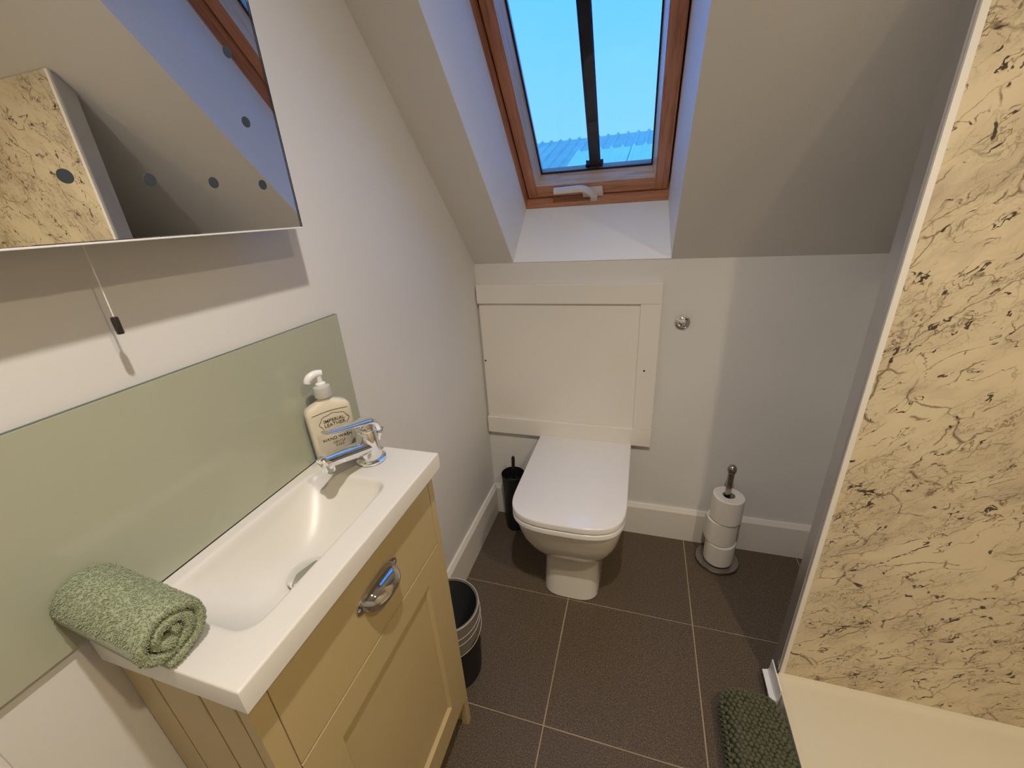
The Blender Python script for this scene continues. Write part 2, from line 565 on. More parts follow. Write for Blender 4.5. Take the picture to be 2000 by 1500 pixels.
# sloped ceiling with the window shaft cut through it
A = (0.179, 0.650, 0.061, 1.06)        # shaft opening at the window frame
B = (0.1485, 0.6690, 0.0035, 1.12)     # shaft opening in the ceiling (w = 0)
WF = 0.185
u0, u1, v0, v1 = -0.10, XS + 0.1, 0.0, (CEIL_Z - KNEE) / TAN * math.hypot(1, TAN)
def rect(r, w):
    return [U(r[0], r[2], w), U(r[1], r[2], w), U(r[1], r[3], w), U(r[0], r[3], w)]
def ring_faces(a, bq):
    return [(a + i, a + (i + 1) % 4, bq + (i + 1) % 4, bq + i) for i in range(4)]
Ax = (A[0] - 0.035, A[1] + 0.035, A[2] - 0.035, A[3] + 0.035)
OUT = (u0, u1, v0 - 0.0, v1); OUTU = (u0, u1, v0 - 0.2, v1 + 0.25)
ceiling = struct('ceiling', poly(rect(OUT, 0) + rect(B, 0), ring_faces(0, 4)), M_CEIL)
bm = poly(rect(Ax, WF) + rect(Ax, 0.26) + rect(OUTU, 0.26) + rect(OUT, 0.0), ring_faces(0, 4) + ring_faces(4, 8) + ring_faces(8, 12))
part('roof_build_up', bm, M_CEIL, ceiling)
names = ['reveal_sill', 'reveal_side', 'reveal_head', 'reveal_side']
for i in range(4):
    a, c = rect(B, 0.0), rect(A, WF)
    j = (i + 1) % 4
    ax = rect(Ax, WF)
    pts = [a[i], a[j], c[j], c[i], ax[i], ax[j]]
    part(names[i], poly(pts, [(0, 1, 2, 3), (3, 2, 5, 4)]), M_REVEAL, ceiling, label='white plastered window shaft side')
ceil_flat = struct('ceiling', box((-0.12, YB - 0.1, CEIL_Z), (XS + 0.12, YTOP, CEIL_Z + 0.1)), M_CEIL)

# baseboards
BH, BT = 0.148, 0.015
def bb_profile(s=1):
    return [(0, 0), (BT, 0), (BT, BH - 0.016), (BT * 0.72, BH - 0.008), (BT * 0.45, BH), (0, BH)]
bm = prism([(-p[0], p[1]) for p in bb_profile()], 0, 0.0, XR)
struct('baseboard_back', bm, M_TRIM)
bm = bmesh.new()
prism(bb_profile(), 1, -0.8385, -BT * 0.5, bm)
struct('baseboard_left', bm, M_TRIM)
prism(bb_profile(), 1, -1.366, -1.2725, bm := bmesh.new())
struct('baseboard_left', bm, M_TRIM)

# door and its architrave on the left wall, just outside the picture
struct('trim_1', box((0.0, -1.43, 0.0), (0.02, -1.366, 2.04), 0.005), M_DOOR)
struct('trim_2', box((0.0, -2.26, 0.0), (0.02, -2.196, 2.04), 0.005), M_DOOR)
struct('trim_3', box((0.0, -2.26, 2.041), (0.02, -1.366, 2.105), 0.005), M_DOOR)
door = struct('door_1', box((-0.0, -2.195, 0.005), (0.012, -1.431, 2.04), 0.001), M_DOOR)
bm = tube([(0.013, -1.49, 1.0), (0.05, -1.49, 1.0)], 0.009)
tube(bez([(0.05, -1.485, 1.0), (0.055, -1.53, 1.0), (0.055, -1.60, 1.0)], 6), 0.008, bm=bm)
part('door_handle', bm, M_CHROME, door, True)

# ------------------------------------------------------------------ roof window
def ubox(u0, u1, v0, v1, w0, w1, bev=0.0, bm=None):
    b2 = box((0, 0, 0), (1, 1, 1), 0)
    for v in b2.verts:
        v.co = U(u0 + v.co.x * (u1 - u0), v0 + v.co.y * (v1 - v0), w0 + v.co.z * (w1 - w0))
    if bev:
        bmesh.ops.bevel(b2, geom=b2.edges[:], offset=bev, segments=2, profile=0.5, affect='EDGES')
    return join(bm, b2) if bm else b2
win = bpy.data.objects.new('window_1', None); COL.objects.link(win); win['kind'] = 'structure'
win.location = U(0.42, A[2], WF)
e = 0.0006
for nm, r in (('frame_rail', (A[0] - 0.03, A[1] + 0.03, A[2] - 0.032, A[2] - e)), ('frame_rail', (A[0] - 0.03, A[1] + 0.03, A[3] + e, A[3] + 0.032))):
    part(nm, ubox(*r, WF + 0.001, 0.315, 0.0015), M_PINE_X, win)
for r in ((A[0] - 0.032, A[0] - e, A[2], A[3]), (A[1] + e, A[1] + 0.032, A[2], A[3])):
    part('frame_stile', ubox(*r, WF + 0.001, 0.315, 0.0015), M_PINE_Y, win)
# sash: stiles and rails with a chamfer towards the pane
SO = (0.1825, 0.6468, 0.0655, 1.05); SI = (0.2167, 0.6067, 0.111, 1.00); WS, WG = 0.230, 0.280
SG = (SI[0] + 0.0135, SI[1] - 0.0120, SI[2] + 0.0065, SI[3] - 0.012)
part('frame_backing', ubox(A[0], A[1], A[2], A[2] + 0.004, 0.270, 0.31), M_GASKET, win)
part('frame_backing', ubox(A[0], A[0] + 0.0035, A[2], A[3], 0.265, 0.31), M_GASKET, win)
part('frame_backing', ubox(A[1] - 0.002, A[1], A[2], A[3], 0.265, 0.31), M_GASKET, win)
def sash_bar(o0, o1, i0, i1, g0, g1):
    """prism between outer line o0-o1, inner line i0-i1 and the pane line g0-g1 (u, v pairs)"""
    r = 0.004
    def q(p, w): return U(p[0], p[1], w)
    pts = []
    for o, i, g in ((o0, i0, g0), (o1, i1, g1)):
        pts += [q(o, WS), q(i, WS), q(g, WG), q(g, 0.31), q(o, 0.31)]
    return poly(pts, [(0, 1, 2, 3, 4), (9, 8, 7, 6, 5)] + [(k, (k + 1) % 5, 5 + (k + 1) % 5, 5 + k) for k in range(5)])
c_ = lambda r: [(r[0], r[2]), (r[1], r[2]), (r[1], r[3]), (r[0], r[3])]
so, si, sg = c_(SO), c_(SI), c_(SG)
# rails are cut between the stiles as joiners do
sash_edge = []
for i, nm in enumerate(('sash_rail', 'sash_stile', 'sash_rail', 'sash_stile')):
    j = (i + 1) % 4
    if nm == 'sash_rail':
        oo0 = (si[i][0], so[i][1]); oo1 = (si[j][0], so[j][1])
    else:
        oo0, oo1 = so[i], so[j]
    if nm == 'sash_stile':
        b2 = sash_bar(oo0, oo1, (si[i][0], so[i][1]), (si[j][0], so[j][1]), (sg[i][0], so[i][1]), (sg[j][0], so[j][1]))
    else:
        b2 = sash_bar(oo0, oo1, si[i], si[j], sg[i], sg[j])
    bmesh.ops.bevel(b2, geom=[q for q in b2.edges if q.calc_length() > 0.3], offset=0.002, segments=2, affect='EDGES')
    o = part(nm, b2, [M_PINE_X, M_PINELIT_X] if nm == 'sash_rail' else [M_PINE_Y, M_PINELIT_Y], win)
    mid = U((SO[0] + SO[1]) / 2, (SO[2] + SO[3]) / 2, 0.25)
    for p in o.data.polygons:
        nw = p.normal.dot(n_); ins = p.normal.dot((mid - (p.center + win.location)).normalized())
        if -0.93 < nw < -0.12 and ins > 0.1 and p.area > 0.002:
            p.material_index = 1  # chamfer faces take the pine with painted-in sky light
g = 0.004
for r in ((SG[0], SG[1], SG[2] - 0.001, SG[2] + g), (SG[0], SG[1], SG[3] - g, SG[3]), (SG[0] - 0.001, SG[0] + g, SG[2], SG[3]), (SG[1] - g, SG[1] + 0.001, SG[2], SG[3])):
    part('gasket', ubox(*r, WG + 0.0005, WG + 0.004), M_GASKET, win)
part('pane', ubox(SG[0] - 0.004, SG[1] + 0.004, SG[2] - 0.004, SG[3] + 0.004, WG + 0.006, WG + 0.010), M_PANE, win, label='clear window glass')
bar = ubox(0.3965, 0.4265, SG[2] - 0.01, SG[3] + 0.01, 0.298, 0.316, 0.002)
join(bar, ubox(0.3845, 0.4335, SG[2] - 0.012, SG[2] + 0.007, 0.297, 0.314, 0.004))
part('glazing_bar', bar, M_DARKBAR, win, label='dark iron glazing bar up the middle')
# window handle: base block on the bottom rail, cranked lever
hb = ubox(0.377, 0.441, 0.0665, 0.095, 0.218, 0.2305, 0.002)
handle = part('window_handle', hb, M_WPLAS, win, label='white cranked window handle')
lev = tube([U(u, v, w) for u, v, w in bez([(0.283, 0.111, 0.205), (0.333, 0.112, 0.205), (0.375, 0.113, 0.205), (0.395, 0.102, 0.207), (0.405, 0.084, 0.211), (0.413, 0.067, 0.215)], 5)], 0.0108, 12)
join(lev, tube([U(0.413, 0.067, 0.204), U(0.413, 0.067, 0.227)], 0.012, 16))
part('lever', lev, M_WPLAS, handle, True)

# ------------------------------------------------------------------ what the window looks out on
RY, RZ = 8.57, 2.585
bld = thing('shed', 'shed outside the window with a ribbed grey metal roof', 'building', (-1.0, RY, -3.0))
yaw = -0.035; pitch = math.tan(math.radians(18))
def rp(a, d, h):      # a along the ridge, d down the slope (horizontal), h above the sheet
    x = -0.55 + a * math.cos(yaw) - d * math.sin(-yaw)
    y = RY + a * math.sin(yaw) - d * math.cos(yaw)
    return Vector((x, y, RZ - d * pitch + h))
def ribbed(a0, a1, d0, d1, lift=0.0, rib=0.035):
    prof = []
    p = 0.2
    k = math.floor(a0 / p)
    a = k * p
    while a < a1 - 1e-6:
        for da, h in ((0.0, 0), (0.065, 0), (0.085, rib), (0.115, rib), (0.135, 0)):
            if a0 <= a + da <= a1:
                prof.append((a + da, h))
        a += p
    prof.append((a1, 0))
    bm = bmesh.new()
    rows = []
    for d in (d0, d1):
        rows.append([rp(q[0], d, q[1] + lift) for q in prof])
    th = [[v - Vector((0, 0, 0.006)) for v in r] for r in rows]
    for r in (rows, th):
        poly(r[0] + r[1], [(i, i + 1, len(prof) + i + 1, len(prof) + i) for i in range(len(prof) - 1)], bm)
    poly(rows[0] + th[0], [(i, i + 1, len(prof) + i + 1, len(prof) + i) for i in range(len(prof) - 1)], bm)
    poly(rows[1] + th[1], [(i, i + 1, len(prof) + i + 1, len(prof) + i) for i in range(len(prof) - 1)], bm)
    return bm
for i in range(-7, 8):
    part('roof_sheet', ribbed(i * 1.0, i * 1.0 + 1.0, 0.0, 6.0), M_ROOF, bld)
for i in (0, 1, 2):
    part('rooflight_sheet', ribbed(-0.15 + i * 1.0, 0.85 + i * 1.0, 1.15, 5.0, 0.012), M_ROOFL, bld, label='pale translucent rooflight sheet')
bk = [rp(-7, 0, 0.0), rp(8, 0, 0.0), rp(8, -6, 0.0), rp(-7, -6, 0.0)]
for q in bk[2:]:
    q.z = RZ - 6 * pitch
part('roof_back_slope', poly([*bk, *[q - Vector((0, 0, .02)) for q in bk]], [(0, 1, 2, 3), (4, 5, 6, 7), (0, 1, 5, 4), (2, 3, 7, 6), (1, 2, 6, 5), (3, 0, 4, 7)]), M_ROOF, bld)
w0, w1 = rp(-6.8, 5.8, 0), rp(7.8, -5.8, 0)
part('shed_wall', box((w0.x, w0.y, -3.0), (w1.x, w1.y, RZ - 6 * pitch)), M_RENDER, bld)

# ------------------------------------------------------------------ ceiling downlights (above the picture)
for k, (pos, watts, colr, cone, blend) in enumerate(LAMPS):
    dl = thing('downlight', ['recessed ceiling downlight above the washbasin', 'recessed ceiling downlight above the shower tray'][k], 'light', (pos[0], pos[1], CEIL_Z))
    part('bezel', lathe([(0.030, -0.001), (0.042, -0.001), (0.044, -0.004), (0.040, -0.007), (0.031, -0.007)], (pos[0], pos[1], CEIL_Z), 32, False, False), M_CHROME, dl, True)
    part('lamp_lens', lathe([(0.0305, -0.001), (0.0305, -0.003)], (pos[0], pos[1], CEIL_Z), 24), M_LAMPGLOW, dl)
    ld = bpy.data.lights.new('downlight_lamp', 'SPOT')
    ld.energy = watts
    ld.color = colr
    ld.shadow_soft_size = 0.022
    ld.spot_size = math.radians(cone)
    ld.spot_blend = blend
    lo = bpy.data.objects.new('downlight_lamp', ld)
    COL.objects.link(lo)
    lo.parent = dl
    lo.location = (0, 0, pos[2] - CEIL_Z)

# ------------------------------------------------------------------ vanity unit
VX, VY0, VY1, VZ = 0.206, -1.266, -0.834, 0.8265
van = thing('vanity_unit', 'cream shaker vanity cabinet under the white basin', 'cabinet', (0.10, -1.05, 0.0))
bm = box((0.003, VY0 + 0.012, 0.02), (VX - 0.018, VY0 + 0.022, VZ - 0.001))
box((0.003, VY1 - 0.016, 0.02), (VX - 0.018, VY1 - 0.006, VZ - 0.001), bm=bm)
box((0.003, VY0 + 0.022, 0.02), (0.010, VY1 - 0.016, VZ - 0.001), bm=bm)
box((0.010, VY0 + 0.022, 0.085), (VX - 0.018, VY1 - 0.016, 0.10), bm=bm)
part('carcass', bm, M_CREAM, van)
for x0, x1 in ((0.002, 0.056), (0.056, 0.133), (0.133, VX - 0.019)):
    part('side_board', box((x0 + 0.0012, VY0, 0.0), (x1 - 0.0012, VY0 + 0.012, VZ - 0.001), 0.002), M_CREAM, van)
    part('side_board', box((x0 + 0.0012, VY1 - 0.012, 0.0), (x1 - 0.0012, VY1, VZ - 0.001), 0.002), M_CREAM, van)
part('stile', box((VX - 0.018, VY1 - 0.0175, 0.0), (VX, VY1, VZ - 0.001), 0.0012), M_CREAM, van)
part('stile', box((VX - 0.018, VY0, 0.0), (VX, VY0 + 0.0245, VZ - 0.001), 0.0012), M_CREAM, van)
DY0, DY1 = VY0 + 0.0256, VY1 - 0.0186
part('plinth', box((VX - 0.065, DY0, 0.0), (VX - 0.050, DY1, 0.085)), M_CREAM, van)
dr = part('drawer_front', box((VX - 0.018, DY0, 0.6455), (VX - 0.0005, DY1, VZ - 0.004), 0.0015), M_CREAM, van)
# cup handle
def sup_(a, ex): return math.copysign(abs(a) ** (2.0 / ex), a)
HY, HZ, hl, hh = -1.043, 0.733, 0.0545, 0.018
plate = []
for sx in (0.0, 0.0018):
    ring = []
    for i in range(40):
        a = 2 * math.pi * i / 40
        ring.append((VX + sx, HY + hl * sup_(math.cos(a), 2.0), HZ + 0.006 + 0.0185 * sup_(math.sin(a), 2.2)))
    plate.append(ring)
bm = loft(plate)
rows = []
for i in range(25):
    s = -1 + 2 * i / 24
    k = math.sqrt(max(0, 1 - abs(s) ** 2.6))
    row = []
    for j in range(13):
        a = math.radians(92 - 118 * j / 12)
        row.append((VX + 0.001 + 0.030 * k * math.cos(a) ** (1 if math.cos(a) > 0 else 1) if math.cos(a) > 0 else VX + 0.001, HY + s * 0.043, HZ + 0.002 + 0.0225 * (0.35 + 0.65 * k) * math.sin(a)))
    rows.append(row)
b2 = loft(rows, False, False, False)
geo = bmesh.ops.solidify(b2, geom=b2.faces[:], thickness=0.0016)
join(bm, b2)
ch = part('cup_handle', bm, M_CHROME, dr, 'full', label='chrome cup handle')
for sy in (-1, 1):
    part('screw', lathe([(0.0032, 0.0018), (0.0032, 0.0028), (0.0012, 0.0034)], (VX, HY + sy * 0.0485, HZ + 0.006), 14, axis='x'), M_CHROME, dr, True)
ch.data.set_sharp_from_angle(angle=math.radians(50))
# door
door2 = box((VX - 0.018, DY0, 0.106), (VX - 0.009, DY1, 0.6425), 0.0008)
P0, P1, Q0, Q1 = -1.180, -0.909, 0.180, 0.586
for lo, hi in (((VX - 0.009, DY0, Q1), (VX, DY1, 0.6425)), ((VX - 0.009, DY0, 0.106), (VX, DY1, Q0)), ((VX - 0.009, DY0, Q0), (VX, P0, Q1)), ((VX - 0.009, P1, Q0), (VX, DY1, Q1))):
    prof = box(lo, hi, 0.0)
    join(door2, prof)
dd = part('door', door2, M_CREAM, van)
bm = bmesh.new()
for ring in (0,):
    r0, r1 = (P0, P1, Q0, Q1), (P0 + 0.006, P1 - 0.006, Q0 + 0.006, Q1 - 0.006)
    q = lambda r, x: [(x, r[0], r[2]), (x, r[1], r[2]), (x, r[1], r[3]), (x, r[0], r[3])]
    poly(q(r0, VX - 0.0005) + q(r1, VX - 0.0085), [(i, (i + 1) % 4, 4 + (i + 1) % 4, 4 + i) for i in range(4)], bm)
part('panel_moulding', bm, M_CREAM, dd)

# ------------------------------------------------------------------ basin
BX0, BX1, BY0, BY1, BZ = 0.0085, 0.2273, -1.2745, -0.8365, 0.860
basin = thing('basin', 'slim white rectangular washbasin on the cream cabinet', 'basin', (0.11, -1.05, VZ))
def sm(x):
    x = max(0.0, min(1.0, x))
    return x * x * (3 - 2 * x)
def edge(d, w, p):
    d = max(0.0, min(1.0, d / w))
    return 1 - (1 - d) ** p
CX0, CX1, CY0, CY1 = 0.026, 0.187, -1.228, -0.933
def depth(x, y):
    dl, dr_, dn, df = x - CX0, CX1 - x, y - CY0, CY1 - y
    if min(dl, dr_, dn, df) <= 0:
        return 0.0
    r = 0.030     # rounded corners
    cx = min(max(x, CX0 + r), CX1 - r); cy = min(max(y, CY0 + r), CY1 - r)
    dist = math.hypot(x - cx, y - cy)
    if dist > r:
        return 0.0
    dedge = r - dist if dist > 0 else 1.0
    f = edge(dl, 0.075, 2.0) * edge(dr_, 0.030, 2.4) * edge(dn, 0.10, 2.0) * edge(df, 0.125, 1.8)
    f *= sm(dedge / 0.012) if dist > 0 else 1.0
    return 0.078 * f
nx, ny = 90, 150
def gx(i): return BX0 + (BX1 - BX0) * i / nx
def gy(j): return BY0 + (BY1 - BY0) * j / ny
bm = bmesh.new()
V = []
for i in range(nx + 1):
    V.append([bm.verts.new((gx(i), gy(j), BZ - depth(gx(i), gy(j)))) for j in range(ny + 1)])
for i in range(nx):
    for j in range(ny):
        bm.faces.new((V[i][j], V[i + 1][j], V[i + 1][j + 1], V[i][j + 1]))
for _ in range(2):
    bmesh.ops.smooth_vert(bm, verts=[v for r in V[2:-2] for v in r[2:-2]], factor=0.5, use_axis_z=True)
# skirt with a small rounded arris
bd = [V[i][0] for i in range(nx + 1)] + [V[nx][j] for j in range(1, ny + 1)] + [V[i][ny] for i in range(nx - 1, -1, -1)] + [V[0][j] for j in range(ny - 1, 0, -1)]
prev = bd
for off, z in ((0.0012, BZ - 0.0008), (0.0018, BZ - 0.0028), (0.0018, VZ + 0.0005)):
    cur = []
    for v in bd:
        x = v.co.x + (off if v.co.x > BX1 - 1e-6 else 0)
        y = v.co.y + (off if v.co.y > BY1 - 1e-6 else (-off if v.co.y < BY0 + 1e-6 else 0))
        cur.append(bm.verts.new((x, y, z)))
    for k in range(len(bd)):
        q = (k + 1) % len(bd)
        bm.faces.new((prev[k], prev[q], cur[q], cur[k]))
    prev = cur
# underside frame
inner = [bm.verts.new((min(max(v.co.x, 0.012), 0.186), min(max(v.co.y, -1.24), -0.856), VZ + 0.0005)) for v in prev]
for k in range(len(prev)):
    q = (k + 1) % len(prev)
    try:
        bm.faces.new((prev[k], prev[q], inner[q], inner[k]))
    except ValueError:
        pass
part('bowl', bm, M_BASIN, basin, True)
dz = BZ - depth(0.128, -1.085)
part('waste', lathe([(0.031, 0.001), (0.032, 0.004), (0.029, 0.0065), (0.018, 0.009), (0.001, 0.010)], (0.126, -1.085, dz + 0.004), 36), M_CHROME, basin, True, label='round chrome waste plug')

# ------------------------------------------------------------------ tap
TX, TY = 0.113, -0.882
tap = thing('basin_tap', 'chrome mixer tap with looped lever at the far end of the basin', 'tap', (TX, TY, BZ))
part('base_ring', lathe([(0.026, 0.0), (0.0275, 0.002), (0.0275, 0.005), (0.024, 0.0075), (0.021, 0.008)], (TX, TY, BZ + 0.0003), 40), M_CHROME, tap, True)
part('body', lathe([(0.0215, 0.006), (0.0205, 0.02), (0.0195, 0.035), (0.0195, 0.050), (0.0185, 0.060), (0.0150, 0.067), (0.008, 0.070), (0.001, 0.0705)], (TX, TY, BZ), 40), M_CHROME, tap, True)
sp = bez([(TX, TY - 0.008, BZ + 0.033), (TX - 0.003, TY - 0.035, BZ + 0.040), (TX - 0.007, TY - 0.070, BZ + 0.050), (TX - 0.010, TY - 0.098, BZ + 0.057), (TX - 0.0105, TY - 0.104, BZ + 0.0565)], 6)
rr = [0.0160 - 0.0048 * i / (len(sp) - 1) for i in range(len(sp))]
rr[-1] = 0.006; rr[-2] = 0.0085
spout = part('spout', tube(sp, rr, 20, flat=[(1.05, 0.95)] * len(sp)), M_CHROME, tap, True)
part('nozzle', lathe([(0.0085, 0.0), (0.0105, 0.0), (0.011, 0.003), (0.011, 0.014), (0.0105, 0.018)], (TX - 0.0095, TY - 0.094, BZ + 0.0385), 28), M_CHROME, spout, True)
lv = bez([(TX, TY + 0.018, BZ + 0.034), (TX, TY + 0.0225, BZ + 0.056), (TX - 0.001, TY + 0.011, BZ + 0.076), (TX - 0.003, TY - 0.020, BZ + 0.086), (TX - 0.006, TY - 0.056, BZ + 0.096), (TX - 0.008, TY - 0.084, BZ + 0.1045)], 7)
nl = len(lv)
part('lever', tube(lv, [0.0108 + 0.0045 * math.sin(math.pi * min(1, i / (nl * 0.6))) - 0.004 * max(0, (i / nl - 0.6) / 0.4) for i in range(nl)], 18,
     flat=[(1.3, 0.62 - 0.12 * i / nl) for i in range(nl)]), M_CHROME, tap, True)
part('cartridge_collar', lathe([(0.0165, 0.063), (0.0175, 0.066), (0.016, 0.071), (0.010, 0.076), (0.004, 0.078)], (TX, TY, BZ), 32), M_CHROME, tap, True)

# ------------------------------------------------------------------ hand-wash bottle
bc = Vector((0.0455, -0.889, BZ + 0.0005))
ang = math.radians(55)
wd = Vector((math.cos(ang), math.sin(ang), 0)); nd = Vector((math.sin(ang), -math.cos(ang), 0))
def bp(a, d, h): return bc + wd * a + nd * d + Vector((0, 0, h))
bottle = thing('soap_bottle', 'cream hand wash bottle with white pump behind the tap', 'bottle', bc)
def sup(a, ex): return math.copysign(abs(a) ** (2.0 / ex), a)
rings = []
for h, hw, hd, ex in ((0, .0335, .0115, 4), (.003, .0370, .0145, 4.5), (.012, .0380, .0155, 5), (.06, .0388, .016, 5), (.100, .0394, .016, 5), (.108, .0386, .0155, 4.5), (.114, .0345, .0145, 4), (.119, .0245, .0130, 3), (.1225, .016, .0120, 2.4), (.125, .0118, .0115, 2), (.132, .0115, .0115, 2)):
    rings.append([bp(hw * sup(math.cos(2 * math.pi * k / 48), ex), hd * sup(math.sin(2 * math.pi * k / 48), ex), h) for k in range(48)])
body = part('bottle_body', loft(rings), M_BOTTLE, bottle, True)
def blathe(prof, seg=32):
    return loft([[bp(r * math.cos(2 * math.pi * k / seg), r * math.sin(2 * math.pi * k / seg), h) for k in range(seg)] for r, h in prof])
part('pump_collar', blathe([(.0135, .130), (.0148, .131), (.0150, .146), (.0142, .150), (.009, .1525), (.0085, .153)]), M_CLEARP, bottle, True)
pump = part('pump', blathe([(.0085, .152), (.0085, .156), (.0048, .158), (.0045, .166), (.0052, .172), (.006, .176), (.0005, .1775)], 20), M_WPLAS, bottle, True)
nz = [bp(a, d, h) for a, d, h in bez([(.006, 0, .1735), (-.004, 0, .1745), (-.013, .002, .1725), (-.019, .003, .168), (-.0215, .0035, .162)], 5)]
part('pump_nozzle', tube(nz, [.0058 + .0012 * math.sin(math.pi * i / (len(nz) - 1)) for i in range(len(nz))], 14), M_WPLAS, pump, True)

def flat_text(name, body_txt, size, a, h, material, parent, up_off=0.0166, bold=0.0):
    cu = bpy.data.curves.new('txt', 'FONT')
    cu.body = body_txt; cu.size = size; cu.align_x = 'CENTER'; cu.align_y = 'CENTER'; cu.extrude = 0.0001; cu.offset = bold
    tmp = bpy.data.objects.new('txt', cu); COL.objects.link(tmp)
    bpy.context.view_layer.update()
    me = bpy.data.meshes.new_from_object(tmp.evaluated_get(bpy.context.evaluated_depsgraph_get()))
    bpy.data.objects.remove(tmp); bpy.data.curves.remove(cu)
    b2 = bmesh.new(); b2.from_mesh(me); bpy.data.meshes.remove(me)
    for v in b2.verts:
        v.co = bp(a + v.co.x, up_off + v.co.z, h + v.co.y)
    return part(name, b2, material, parent)
LA = 0.004
flat_text('lettering', 'IMPERIAL', 0.0092, LA, 0.0875, M_PRINT, body, bold=0.00008)
flat_text('lettering', 'LEATHER', 0.0092, LA, 0.0790, M_PRINT, body, bold=0.00008)
flat_text('lettering', 'HAND WASH', 0.0086, LA - 0.001, 0.0515, M_PRINT, body, bold=0.00004)
flat_text('lettering', 'GENTLE', 0.0062, LA, 0.0425, M_INK, body, bold=0.00004)
flat_text('lettering', 'CARE', 0.0062, LA, 0.0360, M_INK, body, bold=0.00004)
bad = []
for k in range(73):
    a = 2 * math.pi * k / 72
    r = 1 + 0.045 * math.cos(8 * a)
    bad.append(bp(LA + 0.0255 * r * math.cos(a), 0.0162, 0.0840 + 0.0165 * r * math.sin(a)))
part('badge_outline', tube(bad, 0.00045, 6), M_PRINT, body)
part('label_line', tube([bp(-0.031 + 0.062 * k / 20, 0.0160 - 0.0012 * (abs(k - 10) / 10) ** 6, 0.1035 + 0.003 * math.sin(math.pi * k / 20)) for k in range(21)], 0.0005, 6), M_PRINT, body)
part('label_line', tube([bp(-0.031 + 0.062 * k / 20, 0.0160 - 0.0012 * (abs(k - 10) / 10) ** 6, 0.010) for k in range(21)], 0.0004, 6), M_PRINT, body)
bm = bmesh.new()
for cx0, ch in ((-0.025, 0.055), (0.026, 0.042)):
    for rr_ in (0.0, 0.002, 0.004, 0.006, 0.008):
        for k in range(max(1, int(rr_ / 0.002 * 6))):
            a = 2 * math.pi * k / max(1, int(rr_ / 0.002 * 6))
            x, y = cx0 + rr_ * math.cos(a), ch + rr_ * math.sin(a) * 1.2
            if abs(x) < 0.031:
                lathe([(0.0005, 0), (0.0004, 0.0002)], (0, 0, 0), 6, bm=(b3 := bmesh.new()))
                for v in b3.verts:
                    v.co = bp(x + v.co.x, 0.0158 + v.co.z, y + v.co.y)
                join(bm, b3)
part('dot_pattern', bm, M_INK, body, kind='stuff')

# ------------------------------------------------------------------ glass splashback
sb = part('splashback', box((0.0006, -1.362, 0.861), (0.0078, -0.764, 1.1112), 0.0008, 2), [M_SPLASH, M_SPLASHEDGE], None)
tag(sb, 'sage green glass splashback on the wall behind the basin', 'splashback')
for p in sb.data.polygons:
    if p.normal.x < 0.9:
        p.material_index = 1

# ------------------------------------------------------------------ mirror with LED dots and pull cord
MY0, MY1, MZ0, MZ1, MX = -1.3485, -0.857, 1.2755, 1.875, 0.060
mir = thing('wall_mirror', 'frameless wall mirror with rows of grey light dots above the splashback', 'mirror', (0.0, (MY0 + MY1) / 2, MZ0))
part('housing', box((0.0008, MY0 + 0.022, MZ0 + 0.022), (MX - 0.0055, MY1 - 0.022, MZ1 - 0.022), 0.002), M_GREYFLASH, mir)
mg = part('mirror_glass', box((MX - 0.005, MY0, MZ0), (MX, MY1, MZ1), 0.0008, 2), [M_MIRROR, M_GASKET, M_ALU], mir)
for p in mg.data.polygons:
    if p.normal.x < 0.5:
        p.material_index = 1 if abs(p.normal.y) > 0.6 else 2
part('bevel_glint', box((MX - 0.0052, MY0, MZ0 - 0.0022), (MX + 0.0004, MY1, MZ0 - 0.0002), 0.0004), M_WPLAS, mir)  # white strip added to imitate the bright reflection along the lower bevel
part('edge_line', box((MX + 0.0001, MY1 - 0.0012, MZ0), (MX + 0.0004, MY1, MZ1)), M_GASKET, mir)
part('edge_line', box((MX + 0.0001, MY1 - 0.0036, MZ0), (MX + 0.0004, MY1 - 0.0028, MZ1)), M_GASKET, mir)
dots = []
for k in range(6):
    y = -0.9135 - 0.0755 * k
    dots += [(y, MZ0 + 0.0585), (y, MZ1 - 0.0585)]
for k in range(1, 6):
    z = MZ0 + 0.0585 + 0.0765 * k
    if z < MZ1 - 0.09:
        dots += [(-0.9135, z), (-0.9135 - 0.0755 * 5, z)]
dot0 = None
for y, z in dots:
    if dot0 is None:
        dot0 = part('light_dot', lathe([(0.0064, 0.0), (0.0064, 0.0004)], (MX, y, z), 24, axis='x'), M_LED, mir, loc=(MX, y, z))
        base_loc = Vector((MX, y, z))
    else:
        d = dot0.copy(); COL.objects.link(d); d.parent = mir
        d.location = dot0.location + (Vector((MX, y, z)) - base_loc)
cord = part('pull_cord', tube([(0.030, -1.1335, MZ0 + 0.024), (0.030, -1.134, 1.24), (0.030, -1.1345, 1.197)], 0.0007, 8), M_WPLAS, mir)
part('pull_weight', lathe([(0.0006, 0.0195), (0.0032, 0.0190), (0.0036, 0.017), (0.0036, 0.001), (0.003, 0.0)], (0.030, -1.1345, 1.1785), 16), M_DARKMETAL, cord, True)

